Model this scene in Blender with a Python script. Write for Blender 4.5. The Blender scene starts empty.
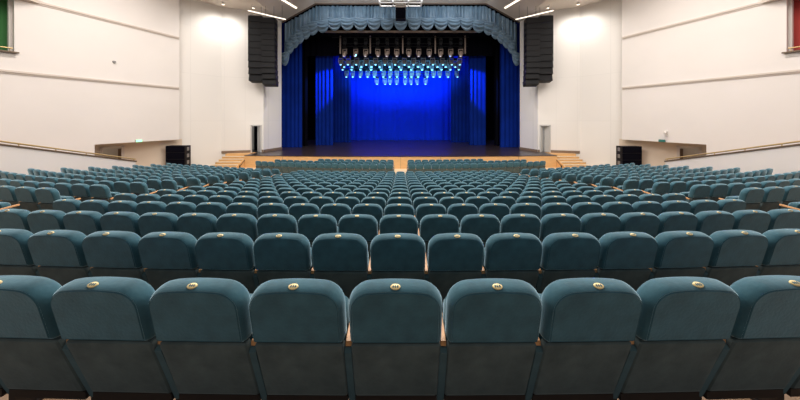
import bpy, math, random
from mathutils import Vector, Matrix
random.seed(7)
PI = math.pi
C = bpy.context.scene.collection
scn = bpy.context.scene

# ------------------------------------------------------------------ camera
CZ = 4.08           # eye height above the flat front floor
F = 250.0           # focal length in pixels of the 800 px wide frame
cam_d = bpy.data.cameras.new('camera'); cam = bpy.data.objects.new('camera', cam_d); C.objects.link(cam)
cam.location = (0.03, 0, CZ); cam.rotation_euler = (PI/2, 0, 0)
cam_d.sensor_width = 36; cam_d.lens = 36*F/800.0
cam_d.shift_x = -1/800.0; cam_d.shift_y = -80/800.0
cam_d.clip_start = 0.05; cam_d.clip_end = 200
scn.camera = cam

# ------------------------------------------------------------------ world, lights, exposure
world = bpy.data.worlds.new('world'); scn.world = world; world.use_nodes = True
world.node_tree.nodes['Background'].inputs[0].default_value = (0.95, 0.97, 1.0, 1)
world.node_tree.nodes['Background'].inputs[1].default_value = 0.34
scn.view_settings.view_transform = 'Standard'; scn.view_settings.look = 'None'
scn.view_settings.gamma = 1; scn.view_settings.use_curve_mapping = False
scn.view_settings.exposure = 0.0

def area(name, loc, target, sx, sy, power, col=(1, 1, 1), spread=PI):
    d = bpy.data.lights.new(name, 'AREA'); d.shape = 'RECTANGLE'; d.size = sx; d.size_y = sy
    d.energy = power; d.color = col; d.spread = spread
    o = bpy.data.objects.new(name, d); C.objects.link(o); o.location = loc
    o.rotation_euler = (Vector(target)-Vector(loc)).to_track_quat('-Z', 'Y').to_euler()
    return o
def spot(name, loc, target, power, col, ang, blend=0.5, rad=0.15):
    d = bpy.data.lights.new(name, 'SPOT'); d.energy = power; d.color = col
    d.spot_size = ang; d.spot_blend = blend; d.shadow_soft_size = rad
    o = bpy.data.objects.new(name, d); C.objects.link(o); o.location = loc
    o.rotation_euler = (Vector(target)-Vector(loc)).to_track_quat('-Z', 'Y').to_euler()
    return o
WARM = (1.0, 0.94, 0.89)
area('house_light_centre', (0, 11.5, 14.0), (0, 11.5, 0), 12, 11, 3200, WARM)
area('house_light_side', (-13, 11, 13.9), (-13, 11, 0), 8, 11, 1700, WARM)
area('house_light_side', (13, 11, 13.9), (13, 11, 0), 8, 11, 1700, WARM)
for s in (-1, 1):
    spot('proscenium_wall_spot', (s*15.4, 21.3, 13.9), (s*15.6, 23.0, 2.0), 650, (1, .97, .93), 2.6, 1, .5)
    spot('proscenium_edge_fill', (s*5.5, 19.5, 13.9), (s*12.7, 24.9, 5.0), 1500, (1, .96, .9), .62, 1, .2)  # added unseen spot that whitens the wall edge beside the stage opening
BLUE = (0.02, 0.10, 1.0)
area('cyclorama_wash', (0, 32.5, 12.5), (0, 37.5, 5.0), 16, 1.5, 620, BLUE)
area('cyclorama_ground_wash', (0, 34.0, 10.5), (0, 37.4, 2.0), 14, 1.0, 700, BLUE)
for s in (-1, 1):
    spot('leg_curtain_spot', (s*4.5, 27.6, 11.5), (s*9.2, 30.0, 8.2), 11000, (0.02, 0.18, 1), 0.62, .4)
    spot('wing_curtain_spot', (s*5.5, 26.9, 9.5), (s*11.9, 27.9, 1.0), 40, (0.03, 0.10, 1), 1.1, .8)
area('rig_fill', (0, 29.0, 8.6), (0, 33.5, 10.6), 12, 0.8, 750, (0.12, 0.55, 1.0), 1.6)  # added cyan fill that brightens the lamp bodies, not a fixture of the rig
area('valance_fill', (0, 24.0, 15.95), (0, 26.4, 14.2), 17, 0.4, 210, (.92, .96, 1), 2.6)  # added unseen area light that brightens the satin valance

# ------------------------------------------------------------------ materials
def mat(name, col, rough=0.6, metal=0.0, noise=None, bump=None, sheen=0.0, sheen_tint=None, emit=None, estr=0, coat=0.0, spec=None):
    m = bpy.data.materials.new(name); m.use_nodes = True
    nt = m.node_tree; b = nt.nodes['Principled BSDF']
    b.inputs['Base Color'].default_value = (*col, 1); b.inputs['Roughness'].default_value = rough
    b.inputs['Metallic'].default_value = metal
    if spec is not None: b.inputs['Specular IOR Level'].default_value = spec
    if sheen:
        b.inputs['Sheen Weight'].default_value = sheen; b.inputs['Sheen Roughness'].default_value = 0.4
        b.inputs['Sheen Tint'].default_value = (*(sheen_tint or (1, 1, 1)), 1)
    if coat: b.inputs['Coat Weight'].default_value = coat
    if emit: b.inputs['Emission Color'].default_value = (*emit, 1); b.inputs['Emission Strength'].default_value = estr
    if noise or bump:
        tc = nt.nodes.new('ShaderNodeTexCoord')
    if noise:
        sc, amt = noise[0], noise[1]
        mp = nt.nodes.new('ShaderNodeMapping'); nt.links.new(tc.outputs['Object'], mp.inputs[0])
        if len(noise) > 2: mp.inputs['Scale'].default_value = noise[2]
        n = nt.nodes.new('ShaderNodeTexNoise'); n.inputs['Scale'].default_value = sc; n.inputs['Detail'].default_value = 4
        nt.links.new(mp.outputs[0], n.inputs['Vector'])
        r = nt.nodes.new('ShaderNodeValToRGB')
        r.color_ramp.elements[0].position = 0.3; r.color_ramp.elements[1].position = 0.7
        r.color_ramp.elements[0].color = (*[c*(1-amt) for c in col], 1)
        r.color_ramp.elements[1].color = (*[min(1, c*(1+amt)) for c in col], 1)
        nt.links.new(n.outputs['Fac'], r.inputs[0]); nt.links.new(r.outputs[0], b.inputs['Base Color'])
    if bump:
        n2 = nt.nodes.new('ShaderNodeTexNoise'); n2.inputs['Scale'].default_value = bump[0]; n2.inputs['Detail'].default_value = 3
        nt.links.new(tc.outputs['Object'], n2.inputs['Vector'])
        bp = nt.nodes.new('ShaderNodeBump'); bp.inputs['Strength'].default_value = bump[1]; bp.inputs['Distance'].default_value = 0.01
        nt.links.new(n2.outputs['Fac'], bp.inputs['Height']); nt.links.new(bp.outputs[0], b.inputs['Normal'])
    return m
def panel_mat(name, col, bw, bh, line=0.93):
    m = mat(name, col, 0.75); nt = m.node_tree; b = nt.nodes['Principled BSDF']
    tc = nt.nodes.new('ShaderNodeTexCoord'); sep = nt.nodes.new('ShaderNodeSeparateXYZ'); cmb = nt.nodes.new('ShaderNodeCombineXYZ')
    nt.links.new(tc.outputs['Object'], sep.inputs[0]); nt.links.new(sep.outputs[0], cmb.inputs[0]); nt.links.new(sep.outputs[2], cmb.inputs[1])
    br = nt.nodes.new('ShaderNodeTexBrick'); br.offset = 0; br.inputs['Scale'].default_value = 1
    br.inputs['Brick Width'].default_value = bw; br.inputs['Row Height'].default_value = bh; br.inputs['Mortar Size'].default_value = 0.02
    br.inputs['Color1'].default_value = (*col, 1); br.inputs['Color2'].default_value = (*[c*0.975 for c in col], 1)
    br.inputs['Mortar'].default_value = (*[c*line for c in col], 1)
    nt.links.new(cmb.outputs[0], br.inputs['Vector']); nt.links.new(br.outputs[0], b.inputs['Base Color'])
    return m
M = dict(
 velvet=mat('teal_velvet', (0.036, 0.107, 0.138), 0.7, noise=(9, 0.22), bump=(60, .12), sheen=1.0, sheen_tint=(0.6, 0.87, 1.0), spec=.25),
 panel=mat('dark_grey_velvet', (0.090, 0.118, 0.118), 0.85, noise=(8, 0.2), bump=(60, .12), sheen=0.15, sheen_tint=(0.7, .85, .9), spec=.15),
 seatwood=mat('honey_beech', (0.58, 0.30, 0.125), 0.4, noise=(6, .15, (8, 1, 8))),
 gold=mat('gold_badge', (0.80, 0.62, 0.30), 0.45, 0.3),
 black=mat('black_metal', (0.012, 0.011, 0.012), 0.5),
 foot=mat('dark_brown_foot', (0.022, 0.014, 0.012), 0.5),
 wall=mat('cream_plaster', (0.77, 0.72, 0.675), 0.8, noise=(0.5, .02)),
 wallwhite=panel_mat('white_wall_panels', (0.80, 0.76, 0.71), 1.6, 4.0),
 mould=mat('pale_moulding', (0.62, 0.54, 0.47), 0.6),
 ceiling=mat('beige_ceiling', (0.72, 0.65, 0.58), 0.8),
 ceiltrim=mat('brown_ceiling_edge', (0.16, 0.11, 0.08), 0.6),
 recess=mat('tan_recess_wall', (0.74, 0.62, 0.49), 0.8),
 floor=mat('pale_wood_floor', (0.70, 0.56, 0.38), 0.45, noise=(3, .1, (6, 1, 1))),
 tier=mat('brown_wood_tiers', (0.34, 0.21, 0.12), 0.55, noise=(3, .15, (6, 1, 1))),
 carpet=mat('brown_carpet', (0.30, 0.19, 0.12), 0.9, noise=(25, .3)),
 orange=mat('stage_wood', (0.72, 0.42, 0.18), 0.45, noise=(2, .08, (1, 1, 8))),
 stagefloor=mat('dark_stage_boards', (0.035, 0.024, 0.022), 0.28, noise=(1.5, .35, (8, 1, 1))),
 skirt=mat('brown_skirting', (0.22, 0.15, 0.10), 0.6),
 dark=mat('black_masking_cloth', (0.004, 0.004, 0.008), 0.95, spec=.05),
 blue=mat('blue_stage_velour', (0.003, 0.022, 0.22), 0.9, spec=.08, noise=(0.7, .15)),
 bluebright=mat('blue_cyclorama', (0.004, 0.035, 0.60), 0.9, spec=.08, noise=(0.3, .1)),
 satin=mat('slate_blue_satin', (0.15, 0.235, 0.32), 0.36, noise=(2, .15), sheen=0.4, sheen_tint=(.6, .8, 1)),
 green=mat('green_curtain', (0.04, 0.17, 0.045), 0.8),
 red=mat('red_curtain', (0.42, 0.05, 0.04), 0.8),
 brass=mat('brass_rail', (0.62, 0.44, 0.20), 0.35, 0.5),
 cap=mat('dark_wood_cap', (0.13, 0.085, 0.05), 0.5),
 spk=mat('speaker_black', (0.012, 0.011, 0.012), 0.6, spec=.2),
 spkline=mat('speaker_grille_grey', (0.016, 0.016, 0.017), 0.7, spec=.15),
 white=mat('white_metal', (0.75, 0.72, 0.68), 0.5),
 grey=mat('grey_metal', (0.24, 0.23, 0.22), 0.45, 0.3),
 tan=mat('warm_grey_housing', (0.30, 0.23, 0.19), 0.5),
 steel=mat('door_steel', (0.62, 0.60, 0.57), 0.35, 0.3),
 lamp=mat('ceiling_lamp', (1, .9, .8), emit=(1, .86, .70), estr=2.2),
 lens=mat('cyan_lens', (.2, .6, .9), emit=(0.25, 0.7, 1.0), estr=2.5),
 lenswarm=mat('pale_lens', (.6, .6, .6), emit=(0.8, 0.75, 0.8), estr=0.7),
 exitgreen=mat('lit_exit_sign', (.2, .8, .4), emit=(0.30, 1.0, 0.45), estr=1.6),
 exitdark=mat('unlit_exit_sign', (0.02, 0.16, 0.13), 0.5),
 doorwood=mat('brown_door', (0.20, 0.12, 0.07), 0.55),
)

# ------------------------------------------------------------------ mesh builder
class MB:
    def __init__(s): s.v = []; s.f = []; s.m = []; s.mats = []
    def mi(s, m):
        if m not in s.mats: s.mats.append(m)
        return s.mats.index(m)
    def add(s, vs, fs, m, T=None):
        o = len(s.v); k = s.mi(m)
        for p in vs:
            s.v.append(tuple(T @ Vector(p)) if T is not None else tuple(p))
        for q in fs: s.f.append(tuple(i+o for i in q)); s.m.append(k)
    def box(s, x0, x1, y0, y1, z0, z1, m, T=None):
        x0, x1 = sorted((x0, x1)); y0, y1 = sorted((y0, y1)); z0, z1 = sorted((z0, z1))
        vs = [(x, y, z) for z in (z0, z1) for y in (y0, y1) for x in (x0, x1)]
        s.add(vs, [(0, 2, 3, 1), (4, 5, 7, 6), (0, 1, 5, 4), (2, 6, 7, 3), (0, 4, 6, 2), (1, 3, 7, 5)], m, T)
    def prism(s, pts, z0, z1, m):          # plan polygon (x, y)
        n = len(pts); a = sum(pts[i][0]*pts[(i+1) % n][1]-pts[(i+1) % n][0]*pts[i][1] for i in range(n))
        if a < 0: pts = pts[::-1]
        vs = [(x, y, z0) for x, y in pts]+[(x, y, z1) for x, y in pts]
        fs = [tuple(range(n))[::-1], tuple(range(n, 2*n))]+[(i, (i+1) % n, n+(i+1) % n, n+i) for i in range(n)]
        s.add(vs, fs, m)
    def rings(s, rs, m, T=None, cap=True):
        n = len(rs[0]); vs = [p for r in rs for p in r]; fs = []
        for k in range(len(rs)-1):
            for i in range(n):
                j = (i+1) % n
                fs.append((k*n+i, k*n+j, (k+1)*n+j, (k+1)*n+i))
        if cap: fs.append(tuple(range(n))[::-1]); fs.append(tuple(range((len(rs)-1)*n, len(rs)*n)))
        s.add(vs, fs, m, T)
    def tube(s, a, b, r, m, n=8, r2=None):
        a = Vector(a); b = Vector(b); d = (b-a).normalized()
        u = d.orthogonal().normalized(); w = d.cross(u)
        r2 = r if r2 is None else r2
        s.rings([[a+(u*math.cos(t)+w*math.sin(t))*r for t in [2*PI*i/n for i in range(n)]],
                 [b+(u*math.cos(t)+w*math.sin(t))*r2 for t in [2*PI*i/n for i in range(n)]]], m)
    def grid(s, fn, nu, nv, m, thick=None):
        vs = [fn(i/nu, j/nv) for j in range(nv+1) for i in range(nu+1)]
        fs = [(j*(nu+1)+i, j*(nu+1)+i+1, (j+1)*(nu+1)+i+1, (j+1)*(nu+1)+i) for j in range(nv) for i in range(nu)]
        if thick:
            n = len(vs); vs = vs+[(x, y+thick, z) for x, y, z in vs]
            fs = fs+[tuple(k+n for k in q[::-1]) for q in fs]
            for i in range(nu):
                a, b = i, i+1; fs.append((b, a, a+n, b+n))
                a, b = nv*(nu+1)+i, nv*(nu+1)+i+1; fs.append((a, b, b+n, a+n))
            for j in range(nv):
                a, b = j*(nu+1), (j+1)*(nu+1); fs.append((a, b, b+n, a+n))
                a, b = j*(nu+1)+nu, (j+1)*(nu+1)+nu; fs.append((b, a, a+n, b+n))
        s.add(vs, fs, m)
    def mesh(s, name, smooth=True):
        me = bpy.data.meshes.new(name); me.from_pydata(s.v, [], s.f)
        for m in s.mats: me.materials.append(m)
        me.polygons.foreach_set('material_index', s.m)
        me.polygons.foreach_set('use_smooth', [smooth]*len(s.f))
        me.update()
        if smooth: me.set_sharp_from_angle(angle=math.radians(38))
        return me
    def build(s, name, parent=None, smooth=True):
        o = bpy.data.objects.new(name, s.mesh(name, smooth)); C.objects.link(o)
        if parent: o.parent = parent
        return o
def tag(o, label=None, cat=None, group=None, kind=None):
    if label: o['label'] = label
    if cat: o['category'] = cat
    if group: o['group'] = group
    if kind: o['kind'] = kind
    return o
def empty(name, loc, rz=0):
    o = bpy.data.objects.new(name, None); C.objects.link(o); o.location = loc; o.rotation_euler = (0, 0, rz)
    o.empty_display_size = 0.2
    return o
def struct(mb, name, smooth=False): return tag(mb.build(name, None, smooth), kind='structure')
def ordn(n): return ['', 'first', 'second', 'third', 'fourth', 'fifth', 'sixth', 'seventh', 'eighth', 'ninth', 'tenth', 'eleventh', 'twelfth', 'thirteenth', 'fourteenth', 'fifteenth', 'sixteenth', 'seventeenth', 'eighteenth', 'nineteenth'][n]
def PX(x, Y): return (x-401)*Y/F          # lateral position of a photo column at depth Y
def PZ(y, Y): return CZ+(120-y)*Y/F       # height of a photo line at depth Y

# ------------------------------------------------------------------ seating plan
DROP = [0.893, 1.068, 1.265, 1.44, 1.615, 1.79, 1.96, 2.12, 2.27, 2.41, 2.55, 2.68, 2.81, 2.93, 3.04]
ROWZ = [1.315, 2.275]+[1.37+0.952*i for i in range(2, 15)]
def RAD(Y0): return 78-2.0*(Y0-1.4)
def arc(Y0, X):
    e = max(0, abs(X)-7.6); return Y0+X*X/(2*RAD(Y0))+.0093*e*e
def slope(Y0, X):
    e = max(0, abs(X)-7.6); return math.atan(X/RAD(Y0)+math.copysign(.0186*e, X))
FZ = [3.06-d for d in DROP]
SIDE_UP = 0.07

# ------------------------------------------------------------------ floor
def tier_mesh(name, xa, xb, up, m, first=1.72):
    mb = MB(); nx = max(8, int(abs(xb-xa)/0.8))
    xs = [xa+(xb-xa)*i/nx for i in range(nx+1)]
    prof = [(-6.0, FZ[0]+0.17+up), (ROWZ[0]-0.22, FZ[0]+0.17+up)]
    for n in range(15):
        z = FZ[n]+up*(1 if n < 14 else .5)
        prof.append((ROWZ[n]-0.22, z)); prof.append(((ROWZ[n+1] if n < 14 else 15.9)-0.22, z))
    prof.append((15.68, 0.0)); prof.append((15.7, 0.0)); prof.append((24.0, 0.0))
    vs = []; fs = []; n = len(prof)
    for Y0, z in prof:
        for x in xs: vs.append((x, arc(Y0, x) if Y0 < 20 else Y0, z))
    for j in range(n-1):
        for i in range(nx):
            fs.append((j*(nx+1)+i, j*(nx+1)+i+1, (j+1)*(nx+1)+i+1, (j+1)*(nx+1)+i))
    # solid sides down to the base
    k = len(vs)
    for e in (0, nx):
        for j in range(n): vs.append((vs[j*(nx+1)+e][0], vs[j*(nx+1)+e][1], -0.3))
    for q, e in enumerate((0, nx)):
        for j in range(n-1):
            a = j*(nx+1)+e; b = (j+1)*(nx+1)+e
            fs.append((a, b, k+q*n+j+1, k+q*n+j) if q else (b, a, k+q*n+j, k+q*n+j+1))
    mb.add(vs, fs, m)
    k = mb.mi(M['floor'])
    for i, f in enumerate(mb.f):
        if min(vs[q][1] for q in f) > 14.9 and max(vs[q][2] for q in f) < .01: mb.m[i] = k
    return struct(mb, name)
tier_mesh('floor', -7.3, 7.3, 0, M['tier'])
tier_mesh('floor', -21.5, -7.3, SIDE_UP, M['tier'])
tier_mesh('floor', 7.3, 21.5, SIDE_UP, M['tier'])

# ------------------------------------------------------------------ walls (left built, right mirrored)
def wallstrip(mb, pts, z0, z1, th, m, s):
    """pts on the inner face in plan; thickness goes outward (away from the hall)"""
    for (a, b) in zip(pts[:-1], pts[1:]):
        d = Vector((b[0]-a[0], b[1]-a[1])).normalized(); nrm = Vector((-d.y, d.x))
        if nrm.x > 0 or (abs(nrm.x) < .05 and nrm.y < 0): nrm = -nrm
        q = [a, b, (b[0]+nrm.x*th, b[1]+nrm.y*th), (a[0]+nrm.x*th, a[1]+nrm.y*th)]
        mb.prism([(s*-x if s > 0 else x, y) for x, y in q], z0, z1, m)
WT = 16.4
def wp(Z): return (-17.7-0.416*(20-Z), Z)     # the splayed side wall, left side
SOF = 2.52
for s, side in ((-1, 'left'), (1, 'right')):
    mb = MB()
    wallstrip(mb, [wp(20.0), wp(15.87)], SOF, WT, .35, M['wall'], s)
    wallstrip(mb, [wp(15.87), wp(13.27)], 0, WT, .35, M['wall'], s)
    wallstrip(mb, [wp(13.27), wp(4.0)], 0, 7.62, .35, M['wall'], s)
    wallstrip(mb, [wp(13.27), wp(4.0)], 11.2, WT, .35, M['wall'], s)
    # reveal and back of the box opening
    e = wp(13.27); g = lambda x: -s*x if s > 0 else x
    mb.prism([(s*-1*x if s > 0 else x, y) for x, y in [(e[0]-.3, e[1]-.0), (e[0]-2.2, e[1]+.9), (e[0]-2.2, e[1]+1.2), (e[0]-.3, e[1]+.3)]], 7.3, 11.6, M['wall'])
    w = struct(mb, 'wall_%s' % side)
    # box floor
    mb = MB(); mb.prism([(s*abs(x), y) for x, y in [wp(13.3), wp(4.0), (-26, 4), (-22.8, 14.2)]], 7.35, 7.62, M['wall']); struct(mb, 'floor')
    # mouldings
    for zr, name in ((6.64, 'trim_1'), (10.64, 'trim_2')):
        mb = MB()
        far = wp(19.95); near = wp(4.0) if zr < 8 else wp(13.35)
        for k, (o, h0, h1) in enumerate(((0.10, -.05, .05), (0.05, -.13, -.05))):
            d = Vector((near[0]-far[0], near[1]-far[1])).normalized(); nn = Vector((-d.y, d.x));
            if nn.x < 0: nn = -nn
            q = [far, near, (near[0]+nn.x*o, near[1]+nn.y*o), (far[0]+nn.x*o, far[1]+nn.y*o)]
            mb.prism([(s*abs(x), y) for x, y in q], zr+h0, zr+h1, M['mould'])
        struct(mb, name)
    # recess back wall with corridor doorway
    t = lambda u: (-17.9-3.6*u, 20.6-4.6*u)
    mb = MB()
    wallstrip(mb, [t(-.02), t(.574)], 0, SOF+.02, .3, M['recess'], s)
    wallstrip(mb, [t(.741), t(1.35)], 0, SOF+.02, .3, M['recess'], s)
    wallstrip(mb, [t(.574), t(.741)], 2.2, SOF+.02, .3, M['recess'], s)
    q = [(wp(19.9)[0]-.15, 19.95), (wp(15.9)[0]-.15, 15.95), t(1.1), t(.1)]
    mb.prism([(s*abs(x), y) for x, y in q], SOF+.02, SOF+.3, M['recess'])
    struct(mb, 'wall_recess_%s' % side)
    mb = MB()
    a, b = t(.574), t(.741); o = (-1.2, 1.0)
    wallstrip(mb, [(a[0]+o[0]+1.2, a[1]+o[1]+.4), (b[0]+o[0]-.6, b[1]+o[1]-.6)], 0, 2.6, .2, M['recess'], s)
    struct(mb, 'wall_corridor_%s' % side)
    mb = MB()
    pa, pb = (a[0]+o[0]+.75, a[1]+o[1]+.05), (a[0]+o[0]+.25, a[1]+o[1]-.45)
    wallstrip(mb, [pa, pb], 0.1, 1.95, -.06, M['doorwood'], s)
    d = struct(mb, 'door_%d' % (1 if s < 0 else 2))
    mb = MB()
    for u0, u1 in ((.560, .585), (.730, .755)): wallstrip(mb, [t(u0), t(u1)], 0, 2.22, -.08, M['mould'], s)
    wallstrip(mb, [t(.560), t(.755)], 2.14, 2.24, -.08, M['mould'], s)
    struct(mb, 'trim_%d' % (5 if s < 0 else 6))
    # wall between the splay and the stage opening
    A, B, Cc, D = (-18.15, 20.3), (-16.2, 22.6), (-12.95, 23.6), (-12.35, 25.9)
    mb = MB()
    wallstrip(mb, [(-18.5, 20.6), A, B], 0, WT, .3, M['wallwhite'], s)
    # flat piece with the stage door opening
    du = lambda u: (B[0]+(Cc[0]-B[0])*u, B[1]+(Cc[1]-B[1])*u)
    wallstrip(mb, [B, du(.70)], 0, WT, .3, M['wallwhite'], s)
    wallstrip(mb, [du(.70), du(.945)], 3.55, WT, .3, M['wallwhite'], s)
    wallstrip(mb, [du(.945), Cc], 0, WT, .3, M['wallwhite'], s)
    wallstrip(mb, [Cc, D], 0, WT, .3, M['wallwhite'], s)
    mb.prism([(s*abs(x), y) for x, y in [D, (-12.65, 25.9), (-17, 26.4), (-17, 26.1), (-12.7, 25.3)]], 0, WT, M['wallwhite'])
    struct(mb, 'wall_stage_%s' % side)
    # door frame + part-open door leaf
    mb = MB()
    for u0, u1 in ((.69, .72), (.925, .955)): wallstrip(mb, [du(u0), du(u1)], 1.05, 3.62, -.07, M['steel'], s)
    wallstrip(mb, [du(.69), du(.955)], 3.52, 3.64, -.07, M['steel'], s)
    struct(mb, 'trim_%d' % (7 if s < 0 else 8))
    mb = MB(); h = du(.935)
    wallstrip(mb, [h, (h[0]-.52, h[1]+.42)], 1.07, 3.5, .05, M['steel'], s)
    dl = struct(mb, 'door_%d' % (3 if s < 0 else 4))
    if s > 0:
        mb = MB(); h = du(.72)
        wallstrip(mb, [h, (h[0]+.22, h[1]+.45)], 1.07, 3.5, .05, M['steel'], s); struct(mb, 'door_5')
    mb = MB()
    mb.prism([(s*abs(x), y) for x, y in [(-14.6, 24.9), (-12.95, 24.9), (-12.95, 25.1), (-14.6, 25.1)]], 0, 5, M['dark'])
    struct(mb, 'wall_backstage_%s' % side)
    # skirting
    mb = MB()
    wallstrip(mb, [(B[0]+.02, B[1]), du(.69)], 1.05, 1.28, -.06, M['skirt'], s)
    wallstrip(mb, [du(.955), (Cc[0]+.0, Cc[1])], 1.05, 1.28, -.06, M['skirt'], s)
    wallstrip(mb, [(Cc[0]+.02, Cc[1]), D], 1.05, 1.28, -.06, M['skirt'], s)
    struct(mb, 'baseboard_%s' % side)

# ceiling: flat middle, sloping cheeks, lower side strips
mb = MB()
prof = [(-23, 14.28), (-12.35, 14.28), (-8.9, 16.2), (8.9, 16.2), (12.35, 14.28), (23, 14.28)]
for (x0, z0), (x1, z1) in zip(prof[:-1], prof[1:]):
    vs = [(x0, 1, z0), (x1, 1, z1), (x1, 26.1, z1), (x0, 26.1, z0)]
    vs += [(x, y, z+.25) for x, y, z in vs]
    mb.add(vs, [(0, 1, 2, 3)[::-1], (4, 5, 6, 7), (0, 1, 5, 4), (1, 2, 6, 5), (2, 3, 7, 6), (3, 0, 4, 7)], M['ceiling'])
struct(mb, 'ceiling')
mb = MB()
for (x0, z0), (x1, z1) in zip(prof[1:4], prof[2:5]):
    vs = [(x0, 25.95, z0-.07), (x1, 25.95, z1-.07), (x1, 25.95, z1), (x0, 25.95, z0), (x0, 26.15, z0-.07), (x1, 26.15, z1-.07), (x1, 26.15, z1), (x0, 26.15, z0)]
    mb.add(vs, [(0, 1, 2, 3), (4, 5, 6, 7)[::-1], (0, 4, 5, 1), (2, 6, 7, 3)], M['ceiltrim'])
struct(mb, 'trim_3')

# stage house (black box behind the opening)
mb = MB(); mb.box(-17, -16.7, 26.1, 39, 0, 20, M['dark']); struct(mb, 'wall_wing_left')
mb = MB(); mb.box(16.7, 17, 26.1, 39, 0, 20, M['dark']); struct(mb, 'wall_wing_right')
mb = MB(); mb.box(-17, 17, 38.8, 39.1, 0, 20, M['dark']); struct(mb, 'wall_back')
mb = MB(); mb.box(-17, 17, 26.0, 39, 19.8, 20, M['dark']); struct(mb, 'ceiling_stage')
mb = MB(); mb.box(-17, 17, 26.15, 26.3, 16.45, 19.8, M['dark']); struct(mb, 'wall_proscenium')

# stage
SH = 1.05
mb = MB()
edge = [(x, 20.9+0.5*(x/13.4)**2) for x in [-13.4+26.8*i/24 for i in range(25)]]
poly = edge+[(13.4, 23.4), (16.6, 23.4), (16.6, 38.8), (-16.6, 38.8), (-16.6, 23.4), (-13.4, 23.4)]
mb.prism(poly, SH-.04, SH, M['stagefloor'])
struct(mb, 'stage_floor')
mb = MB(); mb.prism([(x*.999, y+.03) for x, y in poly[:25]]+[(13.38, 23.0), (-13.38, 23.0)], 0, SH-.04, M['orange'])
for x in (-10, -6.7, -3.35, 0, 3.35, 6.7, 10): mb.box(x-.01, x+.01, 20.9+.5*(x/13.4)**2+.015, 20.95+.5*(x/13.4)**2+.05, 0.02, SH-.06, M['skirt'])
struct(mb, 'stage_front')

for s, side in ((-1, 'left'), (1, 'right')):
    root = empty('stage_steps', (s*14.55, 20.3, 0))
    tag(root, 'flight of honey wood steps up to the %s end of the stage' % side, 'steps', 'wooden steps beside the stage')
    n = 6
    for k in range(n-1):
        mb = MB(); zt = SH*(k+1)/n; y0 = 0.40*k
        mb.box(-1.1, 1.1, y0, 2.3, zt-SH/n, zt-.035, M['orange'])
        mb.box(-1.1, 1.1, y0-.03, y0+.42 if k < n-2 else 2.3, zt-.035, zt, M['floor'])
        mb.build('step', root, False)
    mb = MB(); mb.prism([(-s*1.1, 2.0), (s*1.1, 2.0), (s*1.1, 2.44), (-s*1.1, 3.08)], 0, SH, M['orange']); mb.build('landing', root, False)
    mb = MB(); X = -s*1.1
    pts = [(0, 0), (2.35, 0), (2.35, 1.1), (1.95, 1.1), (0, .22)]
    vs = [(X, y, z) for y, z in pts]+[(X-s*.05, y, z) for y, z in pts]
    q = len(pts)
    mb.add(vs, [tuple(range(q)), tuple(range(q, 2*q))[::-1]]+[(i, (i+1) % q, q+(i+1) % q, q+i) for i in range(q)], M['orange'])
    mb.build('side_panel', root, False)
    mb = MB(); mb.tube((X-s*.09, .5, .25), (X-s*.09, 1.7, .98), .02, M['foot']); mb.box(X-s*.12, X-s*.06, .42, .52, 0, .3, M['foot'])
    mb.build('handrail', root)

# parapets along the side gangways with cap and rail
for s, side in ((-1, 'left'), (1, 'right')):
    mb = MB()
    Xp = s*16.3; z0 = 3.05+1.6; 
    def zt(y): return 1.50+(15.4-y)*0.297
    def slab(mb, xa, xb, ya, yb, za, zb, m):
        vs = [(xa, ya, za(ya)), (xb, ya, za(ya)), (xb, yb, za(yb)), (xa, yb, za(yb)), (xa, ya, zb(ya)), (xb, ya, zb(ya)), (xb, yb, zb(yb)), (xa, yb, zb(yb))]
        mb.add(vs, [(0, 3, 2, 1), (4, 5, 6, 7), (0, 1, 5, 4), (1, 2, 6, 5), (2, 3, 7, 6), (3, 0, 4, 7)], m)
    slab(mb, min(Xp, Xp+s*.22), max(Xp, Xp+s*.22), 5.5, 15.4, lambda y: 0.0, lambda y: zt(y), M['wall'])
    struct(mb, 'wall_gangway_%s' % side)
    rr = empty('handrail', (Xp+s*.11, 15.4, zt(15.4)))
    tag(rr, 'brass handrail on a dark wood cap along the %s gangway wall' % side, 'handrail', 'brass gangway handrails')
    mb = MB(); dz = lambda y: 0.297*(-y)
    slab(mb, -.15, .15, -9.9, .02, lambda y: dz(y)+.004, lambda y: dz(y)+.07, M['cap']); mb.build('cap', rr, False)
    mb = MB(); mb.tube((-s*.08, .0, .17), (-s*.08, -9.9, .17+.297*9.9), .035, M['brass'], 10); mb.build('rail', rr)
    for k in range(9):
        mb = MB(); y = -.1-1.15*k; mb.tube((-s*.08, y, dz(y)+.06), (-s*.08, y, dz(y)+.16), .02, M['brass'], 6); mb.build('bracket', rr)

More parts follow.
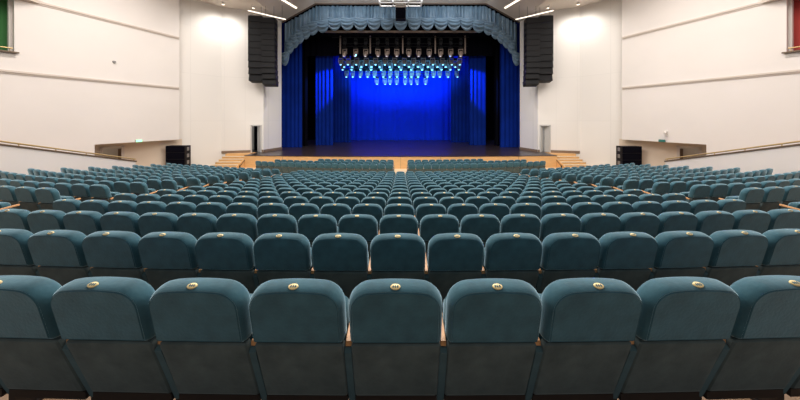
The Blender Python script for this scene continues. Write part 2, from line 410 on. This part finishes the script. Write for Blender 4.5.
# ------------------------------------------------------------------ seats
def rrect(hw, z0, z1, rt, rb, arch=0.0, n=5):
    """rounded rectangle outline in the XZ plane, counter-clockwise seen from behind (-Y)"""
    pts = []
    for cx, cz, r, a0 in ((hw-rb, z0+rb, rb, -PI/2), (hw-rt, z1-rt, rt, 0), (-hw+rt, z1-rt, rt, PI/2), (-hw+rb, z0+rb, rb, PI)):
        for i in range(n+1):
            a = a0+PI/2*i/n; pts.append([cx+r*math.cos(a), cz+r*math.sin(a)])
        if a0 == 0:
            for i in range(1, 5): pts.append([(hw-rt)*(1-2*i/5), z1])
    for p in pts:
        if p[1] > z0+(z1-z0)*.5: p[1] -= arch*(p[0]/hw)**2
    return pts
def lean(z): return .20*(1.02-z) if z > .65 else .074+.30*(.65-z)
def shell(mb, hw, z0, z1, rt, rb, arch, prof, m, bulge=0, n=5, y0=0.0):
    """prof = list of (inset, y) rings from the rear face forward; the slab leans with the recline"""
    rs = []
    for ins, y in prof:
        o = rrect(hw-ins, z0+ins, z1-ins, max(rt-ins, .012), max(rb-ins, .006), arch, n)
        rs.append([(x, y0+y+lean(z), z) for x, z in o])
    mb.rings(rs, m)
def seat_back(mb, lod=0):
    prof = [(.06, .005), (.028, .0045), (.024, .010), (.020, .008), (.010, .020), (.003, .040), (0, .060), (0, .085), (.010, .108), (.03, .122), (.06, .128)]
    if lod: prof = [(.04, .003), (.012, .018), (0, .055), (0, .09), (.03, .125)]
    shell(mb, .262, .652, 1.02, .112, .03, .024, prof, M['velvet'], n=6 if not lod else 3)
def seat_panel(mb, lod=0):
    prof = [(.03, .012), (.008, .016), (0, .026), (0, .06), (.008, .066)] if not lod else [(.008, .014), (0, .028), (0, .06)]
    shell(mb, .252, .215, .646, .018, .014, 0, prof, M['panel'], n=2 if not lod else 1)
def seat_cushion(mb, lod=0):
    vs = []
    prof = [(.03, 0), (.008, .012), (0, .035), (0, .10), (.02, .13), (.05, .14)] if not lod else [(.02, 0), (0, .035), (0, .10), (.03, .14)]
    rs = []
    for ins, y in prof:
        o = rrect(.234-ins, .33+ins, .74-ins, .06, .03, 0, 4 if not lod else 2)
        rs.append([(x, .27+y-.06*(z-.33)+.02, z) for x, z in o])
    mb.rings(rs, M['velvet'])
def seat_post(mb, X, lod=0):
    w = .020
    vs = []
    for z, ya, yb in ((0, .20, .46), (.16, .245, .47), (.58, .115, .43), (.60, .13, .42)):
        vs.append([(X-w, ya, z), (X+w, ya, z), (X+w, yb, z), (X-w, yb, z)])
    mb.rings(vs[1:], M['velvet'] if lod else M['panelpost'])
def seat_foot(mb, X):
    mb.box(X-.022, X+.022, .25, .46, 0.0, .16, M['foot']); mb.box(X-.04, X+.04, .20, .52, 0, .02, M['foot'])
def seat_arm(mb, X, lod=0):
    w0, w1 = .0155, .022; rs = []
    n = 6 if not lod else 2
    for y, w, z in ((.13, w0, .606), (.14, w0+.002, .607), (.25, w1, .622), (.42, w1, .640), (.46, w1*.8, .642), (.475, w1*.4, .642)):
        rs.append([(X-w, y, z-.0), (X-w, y, z+.022), (X-w*.8, y, z+.03), (X+w*.8, y, z+.03), (X+w, y, z+.022), (X+w, y, z-.0)])
    rs = [[p for p in r] for r in rs]
    mb.rings([r[::-1] for r in rs] if False else rs, M['seatwood'])
def seat_rail(mb):
    mb.box(-.25, .25, .225, .28, .163, .212, M['foot'])
def seat_badge(mb):
    # oval badge lying on the rounded rear edge of the headrest
    c = Vector((0, .022, 1.0115)); t = Vector((0, .91, .41)).normalized(); u = Vector((1, 0, 0)); nn = u.cross(t)
    c = Vector((0, .031, 1.0135))
    def ring(a, b, h): return [tuple(c+u*(a*math.cos(2*PI*i/20))+t*(b*math.sin(2*PI*i/20))+nn*h) for i in range(20)]
    mb.rings([ring(.027, .0155, -.004), ring(.027, .0155, .004), ring(.0245, .0135, .0055)], M['gold'])
    for a in (-.012, 0, .012):
        cc = c; vs = []
        mb.rings([[tuple(cc+u*(a+.0045*math.cos(2*PI*i/8))+t*(.007*math.sin(2*PI*i/8))+nn*h) for i in range(8)] for h in (.005, .0068)], M['velvet'])
M['panelpost'] = mat('grey_teal_upholstery', (0.06, 0.11, 0.125), 0.85, noise=(8, .2), sheen=.25, sheen_tint=(.6, .85, .95), spec=.2)

def mk(fn, *a):
    mb = MB(); fn(mb, *a); return mb.mesh(fn.__name__)
SM = dict(backrest=mk(seat_back), back_panel=mk(seat_panel), seat_cushion=mk(seat_cushion), badge=mk(seat_badge), base_rail=mk(seat_rail))
SMpost = mk(seat_post, .275); SMpostL = mk(seat_post, -.275)
SMfoot = mk(seat_foot, .275); SMfootL = mk(seat_foot, -.275)
SMarm = mk(seat_arm, .275); SMarmL = mk(seat_arm, -.275)
def lowseat(left_arm, parts=True, T=None, mb=None):
    mb = mb or MB(); sub = MB()
    seat_back(sub, 1); seat_panel(sub, 1); seat_cushion(sub, 1); seat_rail(sub)
    for X in ((-.275, .275) if left_arm else (.275,)):
        seat_post(sub, X); seat_foot(sub, X); seat_arm(sub, X, 1)
    return sub
LOWR = lowseat(False); LOWL = lowseat(True)
LOWRm = LOWR.mesh('theatre_seat'); LOWLm = LOWL.mesh('theatre_seat')

seats = []    # (X, Y, z, rot, left_arm, label, group)
def add_seat(k, n, Y0, z, left_arm, lab, grp, X=None):
    x = X if X is not None else .55*k
    y = arc(Y0, x); a = slope(Y0, x)
    seats.append((x, y, z, -a if False else a, left_arm, lab, grp))
nums = {1: 'nearest'}
def rowname(n): return 'nearest' if n == 1 else ordn(n)
for n in range(1, 16):
    Y0 = ROWZ[n-1]
    for k in range(-11, 12):
        x = abs(.55*k)-.30; Yk = arc(Y0, .55*k)
        if x*F/(Yk+.25) > 401: continue
        if k == 0: lab = 'teal velvet theatre seat at the middle of the %s centre row' % rowname(n)
        else:
            lab = 'teal velvet theatre seat, %s centre row, %s to the %s of the middle seat' % (rowname(n), ordn(abs(k)), 'left' if k < 0 else 'right')
        add_seat(k, n, Y0, FZ[n-1], k == -11 or (x < 0 and False), lab, 'teal theatre seats in the centre block')
for s, side in ((-1, 'left'), (1, 'right')):
    for n in range(4, 16):
        Y0 = ROWZ[n-1]; cnt = 14 if n < 15 else 12
        for j in range(cnt):
            X = s*((7.82-.04*(n-5) if n > 4 else 7.84)+.275+.592*j)
            Yk = arc(Y0, X)
            if (abs(X)-.3)*F/(Yk+.45) > 401: continue
            lab = 'teal theatre seat, %s side block beside %s centre row, %s from its inner aisle' % (side, ordn(n), ordn(j+1))
            la = (j == cnt-1) if s < 0 else (j == 0)
            add_seat(0, n, Y0, FZ[n-1]+SIDE_UP*(1 if n < 15 else .5), la, lab, 'teal theatre seats in the %s side block' % side, X=X)
    for r, (Y0, cnt) in enumerate(((17.35, 19), (18.3, 17), (19.2, 11))):
        for j in range(cnt):
            X = s*(.52+.275+.55*j)
            la = (j == cnt-1) if s < 0 else (j == 0)
            add_seat(0, 20+r, Y0, 0.0, la, None, None, X=X)
seats.sort(key=lambda q: q[1])
def child(nm, me, parent):
    o = bpy.data.objects.new(nm, me); C.objects.link(o); o.parent = parent; return o
def place_full(q):
    x, y, z, a, la, lab, grp = q
    root = empty('theatre_seat', (x, y, z), a); tag(root, lab, 'seat', grp)
    for nm in ('backrest', 'back_panel', 'seat_cushion', 'base_rail'):
        o = child(nm, SM[nm], root)
        if nm == 'backrest' and y < 6.6: child('badge', SM['badge'], o)
    for ma, mp, mf in (((SMarm, SMpost, SMfoot), (SMarmL, SMpostL, SMfootL)) if la else ((SMarm, SMpost, SMfoot),)):
        child('armrest', ma, root); p = child('armrest_post', mp, root); child('foot', mf, p)
NI = 300
far = MB()
for i, q in enumerate(seats):
    x, y, z, a, la, lab, grp = q
    if i < NI:
        if F*.51/y > 13.5: place_full(q)
        else:
            o = bpy.data.objects.new('theatre_seat', LOWLm if la else LOWRm); C.objects.link(o)
            o.location = (x, y, z); o.rotation_euler = (0, 0, a); tag(o, lab, 'seat', grp)
    else:
        src = LOWL if la else LOWR
        T = Matrix.Translation((x, y, z)) @ Matrix.Rotation(a, 4, 'Z')
        for f_m in range(1): pass
        o0 = len(far.v)
        far.v += [tuple(T @ Vector(p)) for p in src.v]
        idx = [far.mi(m) for m in src.mats]
        far.f += [tuple(k+o0 for k in f) for f in src.f]; far.m += [idx[k] for k in src.m]
fo = far.build('theatre_seats')
tag(fo, 'distant rows of small teal theatre seats nearest the stage', 'seats', 'teal theatre seats far from the camera', 'stuff')

# ------------------------------------------------------------------ stage curtains
def pleats(name, x0, x1, y, z0, z1, m, amp=.12, wl=.45, parent=None, depth_fn=None):
    mb = MB(); nu = max(12, int(abs(x1-x0)/wl*8)); ph = random.random()*6
    def fn(u, v):
        x = x0+(x1-x0)*u; z = z1+(z0-z1)*v
        a = amp*(.6+.4*math.sin(x*1.7+ph))*(0.8+.3*v)
        return (x, y+a*math.sin(2*PI*x/wl+.6*math.sin(x*2.3+ph)), z)
    mb.grid(fn, nu, 4, m, thick=.02)
    return mb.build(name, parent)
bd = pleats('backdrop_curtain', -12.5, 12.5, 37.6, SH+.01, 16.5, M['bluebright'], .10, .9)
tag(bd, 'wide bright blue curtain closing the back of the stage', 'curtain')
for s, side in ((-1, 'left'), (1, 'right')):
    for nm, xa, xb, y, lb in (
        ('leg_curtain', 302, 278, 27.6, 'dark blue pleated leg curtain just inside the %s edge of the stage opening'),
        ('leg_curtain', 333, 316, 30.0, 'bright blue leg curtain, second in from the %s side of the stage'),
        ('leg_curtain', 351, 329, 33.75, 'mid blue leg curtain beside the backdrop on the %s of the stage')):
        x0, x1 = sorted((s*abs(PX(xa, y)), s*abs(PX(xb, y))))
        c = pleats(nm, x0, x1, y, SH+.01, 15.5, M['blue'], .09, .46)
        tag(c, lb % side, 'curtain', 'blue stage leg curtains')
    x0, x1 = sorted((s*10.9, s*14.5))
    c = pleats('masking_curtain', x0, x1, 29.2, SH+.01, 15.5, M['dark'], .1, .5)
    tag(c, 'black masking curtain between the outer blue leg curtains, %s side' % side, 'curtain', 'black side masking curtains')
bo = pleats('border_curtain', -12.6, 12.6, 27.32, 13.3, 19.79, M['dark'], .08, .6)
tag(bo, 'black border curtain hanging above the rig behind the grey valance', 'curtain')

bo = pleats('border_curtain', -14.5, 14.5, 29.35, PZ(56, 29.35), 19.79, M['dark'], .06, .6)  # cloth added to darken the tops of the leg curtains and backdrop
tag(bo, 'added black border cloth behind the front batten, darkening the tops of the blue curtains', 'curtain')
bo = pleats('border_curtain', -10.5, 10.5, 35.4, PZ(71, 35.4), 19.79, M['dark'], .06, .6)  # cloth added to keep the background dark between the rig lamps
tag(bo, 'added black border cloth behind the rearmost batten, darkening the top of the backdrop', 'curtain')
# scalloped valance
val = empty('stage_valance', (0, 26.4, 16.1)); tag(val, 'slate blue satin valance with scalloped swags across the stage opening', 'valance')
VY = 26.45
sw = [(401, 31, 13.2)]
for k, (x, yb, w) in enumerate(((387.5, 31, 13.2), (374.5, 31, 13.2), (361, 31, 13.4), (347.8, 31, 13.4), (335, 31.2, 13.4), (323, 33.2, 13.4),
                  (314, 35.5, 11.5), (307, 39.5, 10), (301, 44, 9.5), (296, 48.5, 9), (291, 54, 8.5), (286, 66, 8))):
    sw.append((x, yb, w)); sw.append((802-x, yb, w))
sc = VY/F
def topz(X):
    a = abs(X)
    return 16.14 if a < 8.9 else 16.14-(a-8.9)*(1.92/3.45)
bot = sorted([((x-401)*sc, CZ+(120-y)*sc) for x, y, w in sw])
def botz(X):
    for (xa, za), (xb, zb) in zip(bot[:-1], bot[1:]):
        if xa <= X <= xb: return za+(zb-za)*(X-xa)/(xb-xa)
    return bot[0][1] if X < 0 else bot[-1][1]
mb = MB()
def fnp(u, v):
    X = -12.3+24.6*u; a = topz(X); b = botz(X)+1.0
    b = min(b, a-.3)
    z = a+(b-a)*v
    y = VY-26.4+(.09+.06*math.sin(X*3.3))*math.sin(2*PI*X/.42+1.6*math.sin(X*2.1))+.03*math.sin(2*PI*X/.19+X)-.02*v+.03
    return (X, y, z-16.1)
mb.grid(fnp, 760, 3, M['satin'], thick=.015); mb.build('pleated_heading', val)
for i, (x, yb, w) in enumerate(sorted(sw)):
    X = (x-401)*sc; zb = CZ+(120-yb)*sc; W = w*sc*1.10; H = 1.45
    side = abs(X) > 8.4
    mb = MB()
    def fs_(u, v, X=X, zb=zb, W=W, H=H, side=side):
        g = 4*u*(1-u); xx = X+(u-.5)*W*(1-.04*v)
        lo = H*(.34+.66*g**.62)
        hi = .10*g
        tilt = (.25*(u-.5)*(1 if X < 0 else -1)*1.2) if side else 0
        z = zb+H-hi-(lo-hi)*v+tilt*.9
        if side: z = zb+H*(1.0)-(lo)*v+tilt
        y = VY-.10-.30*g*math.sin(PI*min(1, v*1.05))**.8-.065*math.sin(v*7*PI)*(.25+.75*g)
        return (xx, y-26.4, z-16.1)
    mb.grid(fs_, 14, 26, M['satin'], thick=.015)
    mb.build('swag', val)
mb = MB(); mb.box(-8.2, 8.2, 26.9, 27.1, PZ(32.3, 26.9), PZ(30.6, 26.9), M['tan'])
for i in range(5): mb.tube((-8+4*i, 27.0, PZ(31, 26.9)), (-8+4*i, 27.0, 19.77), .015, M['black'], 4)
tag(mb.build('lighting_batten', None, False), 'brown horizontal beam just below and behind the valance swags', 'batten')

# ------------------------------------------------------------------ lighting rig
def pm(fn, *a):
    mb = MB(); fn(mb, *a); return mb.mesh(fn.__name__)
def f_yoke(mb, m):
    mb.box(-.17, .17, -.05, .05, -.18, -.13, m); mb.box(-.17, -.13, -.04, .04, -.50, -.15, m); mb.box(.13, .17, -.04, .04, -.50, -.15, m)
def f_base(mb, m): mb.box(-.14, .14, -.12, .12, -.14, -.03, m); mb.tube((0, 0, -.05), (0, 0, .03), .05, m, 8)
def f_head(mb, m):
    for (z, r), (z2, r2) in zip(((-.28, .08), (-.34, .115), (-.56, .125), (-.60, .13)), ((-.34, .115), (-.56, .125), (-.60, .13), (-.66, .115))):
        mb.tube((0, -(-.45-z)*.5, z), (0, -(-.45-z2)*.5, z2), r, m, 12, r2)
def f_lens(mb, m): mb.tube((0, .095-.20, -.655), (0, .105-.215, -.672), .065, m, 12)
FIX = {}
for key, hm, lm in (('tan', M['tan'], M['lenswarm']), ('grey', M['grey'], M['lens']), ('dark', M['spkline'], M['dark'])):
    FIX[key] = (pm(f_base, M['spkline']), pm(f_yoke, hm), pm(f_head, hm), pm(f_lens, lm))
rows = [
 ('top', 27.6, 38.0, 'dark', [345, 356, 366, 378, 387.5, 397, 409, 419, 429.5, 441, 451, 461], 'small dark', 332, 470),
 ('front', 28.3, 47.0, 'tan', [345, 356, 366, 378, 387.5, 397, 409, 419, 429.5, 441, 451, 461], 'warm grey', 338, 468),
 ('second', 30.0, 56.0, 'grey', [341, 348.5, 357, 366.5, 376, 385.5, 395, 404.5, 414, 423.5, 433, 442.5, 451.5, 460], 'cyan lit', 336, 466),
 ('middle', 30.75, 58.5, 'grey', [344, 353, 362, 371.5, 380.5, 390, 400, 409, 418, 428, 437, 446, 455], 'cyan lit', 340, 462),
 ('third', 31.6, 61.5, 'grey', [343, 352, 361, 371, 381, 391, 401, 412, 422, 432, 441, 450, 459], 'cyan lit', 338, 466),
 ('fourth', 32.8, 69.0, 'grey', [347, 353, 361, 368, 375, 384, 390.5, 397, 405.5, 412, 418.5, 427, 434, 440, 448, 457], 'cyan lit', 341, 461),
 ('rearmost', 34.4, 76.5, 'grey', [377, 385, 390.5, 397, 405.5, 411, 417, 426], 'cyan lit', 370, 434),
]
for rn, Y, yp, key, xs, look, xa, xb in rows:
    z = PZ(yp, Y)
    mb = MB(); X0, X1 = PX(xa, Y), PX(xb, Y)
    mb.tube((X0, Y, z+.05), (X1, Y, z+.05), .035, M['spkline'], 8)
    mb.tube((X0, Y, z+.40), (X1, Y, z+.40), .035, M['spkline'], 8)
    nseg = int((X1-X0)/.6)
    for i in range(nseg):
        a = X0+(X1-X0)*i/nseg; b = X0+(X1-X0)*(i+1)/nseg
        mb.tube((a, Y, z+.05 if i % 2 else z+.4), (b, Y, z+.4 if i % 2 else z+.05), .018, M['spkline'], 5)
    bt = empty('lighting_batten', ((X0+X1)/2, Y, z)); tag(bt, '%s black lattice batten of the stage lighting rig with its lamps below' % rn, 'batten', 'battens of the stage lighting rig')
    o = mb.build('truss', bt); o.location = (-(X0+X1)/2, -Y, -z)
    for t in (0.02, .25, .5, .75, .98):
        mb = MB(); X = X0+(X1-X0)*t
        if rn == 'front':
            mb.box(X-.07, X+.07, Y-.07, Y+.07, z-.75, z+1.35, M['tan']); mb.tube((X, Y, z+1.3), (X, Y, 19.77), .012, M['black'], 4)
        else: mb.tube((X, Y, z+.4), (X, Y, 19.77), .015, M['black'], 4)
        o = mb.build('hanger', bt, False); o.location = (-(X0+X1)/2, -Y, -z)
    for i, x in enumerate(xs):
        r = empty('stage_light', (PX(x, Y), Y, z-.03), random.uniform(-.5, .5)); r.scale = (1.6, 1.6, 1.6) if rn != 'top' else (1.2, 1.2, 1.2)
        tag(r, '%s stage lamp, %s from the left on the %s rig batten' % (look, ordn(i+1), rn), 'stage light', 'lamps on the stage lighting rig')
        fb, fy, fh, fl = FIX[key]
        child('base', fb, r); child('lens', fl, child('head', fh, child('yoke', fy, r) if False else r)); child('yoke', fy, r)

# ------------------------------------------------------------------ line arrays
def cabinet(mb, w, h, d, s):
    mb.box(-w/2, w/2, .02, d, -h+.025, 0, M['spk'])
    mb.box(-w/2+.0, w/2, .0, .02, -h+.012, -h+.03, M['spk'])
    mb.box(w/2*s, w/2*s+s*.03, .1, d-.2, -h*.7, -h*.3, M['foot'])
def line_array(X, Y, ztop, n, w, h, rz, label, s):
    root = empty('line_array', (X, Y, ztop), rz); tag(root, label, 'loudspeaker', 'black line array loudspeakers')
    y = 0.0; z = 0.0
    for i in range(n):
        t = math.radians(0.2 if i < n*.45 else (i-n*.45)*2.4)
        mb = MB(); cabinet(mb, w, h, .7, s)
        o = mb.build('cabinet', root, False); o.location = (0, y, z); o.rotation_euler = (-t, 0, 0)
        mb = MB(); mb.box(-w/2+.03, w/2-.03, -.01, .02, -h+.05, -.025, M['spkline']); mb.build('grille', o, False)
        y += -h*math.sin(t)*-1*-1 if False else h*math.sin(t)*-1*-1
        z -= h*math.cos(t)
    mb = MB()
    mb.box(-w/2+.1, w/2-.1, .15, .22, .04, .12, M['grey']); mb.box(-w/2+.1, w/2-.1, .5, .57, .04, .12, M['grey'])
    mb.box(-w/2+.1, -w/2+.16, .1, .62, .02, .08, M['grey']); mb.box(w/2-.16, w/2-.1, .1, .62, .02, .08, M['grey'])
    for a in (-w/2+.2, w/2-.2): mb.tube((a, .35, .05), (a, .35, 14.27-ztop), .012, M['black'], 5)
    mb.build('rigging_frame', root)
LY = 22.2
for s, side in ((-1, 'left'), (1, 'right')):
    xo = s*abs(PX(255.3, LY)); xi = s*abs(PX(268.6, LY-.1))
    line_array(xo, LY, PZ(15.5, LY), 10, 1.20, .58, s*-.10, 'outer column of the black loudspeaker array hung %s of the stage' % side, s)
    line_array(xi, LY-.15, PZ(17.5, LY-.15), 12, 1.12, .492, s*-.10, 'inner column of the black loudspeaker array hung %s of the stage' % side, -s)
    # subwoofer stack
    for k in range(4):
        x0, x1 = PX(165, 19.3), PX(184.5, 19.3)
        root = empty('subwoofer', (s*-(x0+x1)/2+.10 if s > 0 else (x0+x1)/2, 18.95 if s > 0 else 19.35, .52*k), 0)
        tag(root, 'black subwoofer cabinet by the %s wall, %s of its stack of four' % (side, ['bottom', 'second from bottom', 'third from bottom', 'topmost'][k]), 'subwoofer', 'stacked black subwoofers')
        w = (x1-x0)
        mb = MB(); mb.box(-w/2, w/2, .03, .56, 0.0, .515, M['spk']); mb.build('cabinet', root, False)
        mb = MB(); mb.box(-w/2+.04, w/2-.04, -.0, .03, .03, .49, M['dark']); mb.build('grille', root, False)
        for yy in (.2,):
            mb = MB(); mb.box(-s*(w/2), -s*(w/2+.02), yy, yy+.2, .12, .40, M['grey']); mb.build('handle', root, False)

# central truss and black box in front of the valance
tr = empty('lighting_truss', (0, 24.5, PZ(5, 24.5))); tag(tr, 'white hanging metal truss at the top centre of the stage opening', 'truss')
W2 = 2.05
for (y, z) in ((-.35, 0), (.35, 0), (-.35, .62), (.35, .62)):
    mb = MB(); mb.box(-W2, W2, y-.05, y+.05, z, z+.10, M['white']); mb.build('rail', tr, False)
for x in (-W2, -.75, .75, W2):
    mb = MB(); mb.box(x-.05, x+.05, -.35, .35, 0, .08, M['white']); mb.box(x-.05, x+.05, -.4, -.3, 0, .7, M['white']); mb.box(x-.05, x+.05, .3, .4, 0, .7, M['white']); mb.build('strut', tr, False)
mb = MB()
for x in (-1.6, 1.6): mb.tube((x, 0, .6), (x, 0, 16.2-PZ(5, 24.5)), .02, M['black'], 5)
for x in (-1.6, 1.6): mb.box(x-.05, x+.05, -.35, .35, .6, .68, M['white'])
mb.build('suspension', tr)
bx = empty('hanging_loudspeaker', (0, 24.6, PZ(20, 24.6))); tag(bx, 'small black loudspeaker box hung below the white truss at stage centre', 'loudspeaker')
mb = MB(); mb.box(-.5, .5, -.3, .3, 0, 1.12, M['spk']); mb.build('cabinet', bx, False)
mb = MB(); mb.box(-.45, .45, -.33, -.3, .05, 1.07, M['dark']); mb.build('grille', bx, False)
mb = MB(); mb.box(-.53, .53, -.33, .33, 1.12, 1.24, M['white']); mb.box(-.53, .53, -.35, .35, 1.30, 1.38, M['white']); mb.box(-.5, -.42, -.48, .3, 1.38, 1.43, M['white']); mb.box(.42, .5, -.48, .3, 1.38, 1.43, M['white']); mb.box(-.5, -.42, -.05, .05, 1.2, 1.43, M['white']); mb.box(.42, .5, -.05, .05, 1.2, 1.43, M['white']); mb.build('bracket', bx, False)

# ------------------------------------------------------------------ ceiling lamps near the proscenium
def ceilz(X):
    a = abs(X)
    return 16.2 if a < 8.9 else (14.28 if a > 12.35 else 16.2-(a-8.9)*1.92/3.45)
def strip(p, q, s, side, lab, zh=None):
    mb = MB(); (x0, y0), (x1, y1) = p, q; x0 *= s; x1 *= s
    d = Vector((x1-x0, y1-y0)).normalized(); n = Vector((-d.y, d.x))*.06
    c = [(x0-n.x, y0-n.y), (x1-n.x, y1-n.y), (x1+n.x, y1+n.y), (x0+n.x, y0+n.y)]
    root = empty('ceiling_light', ((x0+x1)/2, (y0+y1)/2, 0)); tag(root, lab % side, 'ceiling light', 'strip lights in the ceiling by the stage')
    cz = (lambda x: zh) if zh else ceilz
    vs = [(x, y, cz(x)-.005) for x, y in c]+[(x, y, cz(x)-.05) for x, y in c]
    fs = [(0, 1, 2, 3), (7, 6, 5, 4), (0, 4, 5, 1), (1, 5, 6, 2), (2, 6, 7, 3), (3, 7, 4, 0)]
    mb.add(vs, fs, M['lamp']); o = mb.build('diffuser', root, False); o.location = (-(x0+x1)/2, -(y0+y1)/2, 0)
    if zh:
        mb = MB()
        for u in (.1, .9):
            x = x0+(x1-x0)*u; y = y0+(y1-y0)*u; mb.tube((x, y, zh-.01), (x, y, ceilz(x)), .012, M['black'], 5)
        o = mb.build('suspension', root); o.location = (-(x0+x1)/2, -(y0+y1)/2, 0)
for s, side in ((-1, 'left'), (1, 'right')):
    strip((10.95, 23.8), (13.35, 21.85), s, side, 'long strip light hung just above the %s loudspeaker array', CZ+9.6)
    strip((10.45, 25.1), (10.95, 22.2), s, side, 'ceiling strip light inward of the %s loudspeaker array, by the stage opening')
    for i, (x, y) in enumerate(((13.2, 22.4), (15.4, 21.7))):
        r = empty('spotlight', (s*x, y, 14.28)); tag(r, 'small round ceiling spotlight %s the %s loudspeaker array' % (('just beside', 'outward of')[i], side), 'spotlight', 'round ceiling spotlights')
        mb = MB(); mb.tube((0, 0, 0), (0, 0, -.18), .10, M['white'], 14, .12); mb.build('housing', r)
        mb = MB(); mb.tube((0, 0, -.181), (0, 0, -.19), .10, M['lamp'], 14); mb.build('lens', r)

# ------------------------------------------------------------------ balcony boxes: curtains, rail, pelmet
for s, side, m, cn in ((-1, 'left', M['green'], 'green'), (1, 'right', M['red'], 'red')):
    mb = MB(); e = wp(12.95)
    p0 = (e[0]-.55+.416*1.0, 14.3); p1 = (e[0]-.55-.416*6.5, 13.3-6.5)
    def fc(u, v, s=s):
        x = p0[0]+(p1[0]-p0[0])*u; y = p0[1]+(p1[1]-p0[1])*u
        w = .09*math.sin(2*PI*u*6.5/.38)
        return (s*abs(x-w), y, 10.8-v*3.16)
    mb.grid(fc, 170, 2, m, thick=.015)
    c = mb.build('box_curtain'); tag(c, '%s pleated curtain in the balcony opening high on the %s wall' % (cn, side), 'curtain')
    pel = MB()
    def fpl(u, v, s=s):
        x = p0[0]+(p1[0]-p0[0])*u+.2; y = p0[1]+(p1[1]-p0[1])*u
        return (s*abs(x+.03*math.sin(u*90)), y, 11.3-v*(.95+.12*math.cos(u*2*PI*6.5/1.4)))
    pel.grid(fpl, 170, 2, m, thick=.015)
    pel.build('pelmet', c)
    rl = empty('balcony_rail', (s*abs(wp(13.2)[0]), 13.2, 7.62)); tag(rl, 'brass rail on a brown ledge below the %s balcony curtain' % cn, 'rail', 'brass balcony rails')
    mb = MB(); a = wp(13.35); b = wp(5)
    q = [(a[0]+.12, a[1]), (b[0]+.12, b[1]), (b[0]-.32, b[1]), (a[0]-.32, a[1])]
    mb.prism([(s*abs(x), y) for x, y in q], 7.625, 7.70, M['cap']); o = mb.build('ledge', rl, False); o.location = [-v for v in rl.location]
    mb = MB(); mb.tube((s*abs(a[0]), a[1]-.15, 7.86), (s*abs(b[0]), b[1], 7.86), .03, M['brass'])
    for i in range(8):
        yy = a[1]-.2-1.1*i; mb.tube((s*abs(wp(yy)[0]), yy, 7.7), (s*abs(wp(yy)[0]), yy, 7.85), .015, M['brass'], 6)
    o = mb.build('rail', rl); o.location = [-v for v in rl.location]
    # ledge / cornice piece above the opening
    mb = MB()
    q = [wp(14.1), (wp(13.0)[0]+.75, 13.0), (wp(11)[0]+.9, 11), wp(11)]
    mb.prism([(s*abs(x), y) for x, y in q], 10.56, 10.72, M['mould']); mb.prism([(s*abs(x), y) for x, y in q], 10.72, 10.95, M['wall'])
    struct(mb, 'trim_%d' % (9 if s < 0 else 10))

# ------------------------------------------------------------------ signs and small things on the walls
def wall_at(x):   # left wall point seen in photo column x
    r = (401-x)/F; Z = (17.7+.416*20)/(r+.416); return (-r*Z, Z)
ang = math.atan2(1, .416)
def on_wall(x, s):
    p = wall_at(x if s < 0 else 802-x); return (s*abs(p[0]), p[1])
def rotw(s): return -s*(PI/2-math.atan(.416)) if True else 0
for s, side, m, lab in ((-1, 'left', M['exitgreen'], 'glowing green exit sign above the left side recess'), (1, 'right', M['exitdark'], 'dark green unlit exit sign above the right side recess')):
    p = on_wall(138.5 if s < 0 else 663, s)
    r = empty('exit_sign', (p[0], p[1], SOF-.0), s*-1*(PI/2-math.atan(.416)) ); tag(r, lab, 'exit sign')
    r.rotation_euler = (0, 0, -s*(PI/2-math.atan(.416)))
    # local x along the wall, local -y into the hall
    mb = MB(); mb.box(-.16, .16, -.14, -.02, 0, .17, M['white'] if s < 0 else M['exitdark']); mb.build('housing', r, False)
    mb = MB(); mb.box(-.15, .15, -.15, -.14, .01, .16, m); mb.build('face', r, False)
p = on_wall(667, 1)
r = empty('security_camera', (p[0], p[1], PZ(136, p[1])), -(PI/2-math.atan(.416))); tag(r, 'small white security camera on the right wall above the exit sign', 'camera')
mb = MB(); mb.box(-.06, .06, -.10, -.02, 0, .35, M['white']); mb.build('mount', r, False)
mb = MB(); mb.tube((0, -.1, .3), (.05, -.42, .2), .07, M['white'], 10); mb.build('body', r)
p = on_wall(114.5, -1)
r = empty('wall_sensor', (p[0], p[1], PZ(62, p[1])), (PI/2-math.atan(.416))); tag(r, 'tiny round grey sensor alone high on the left wall', 'sensor')
mb = MB(); mb.tube((0, 0, 0), (0, -.10, 0), .09, M['grey'], 14, .07); mb.build('dome', r)
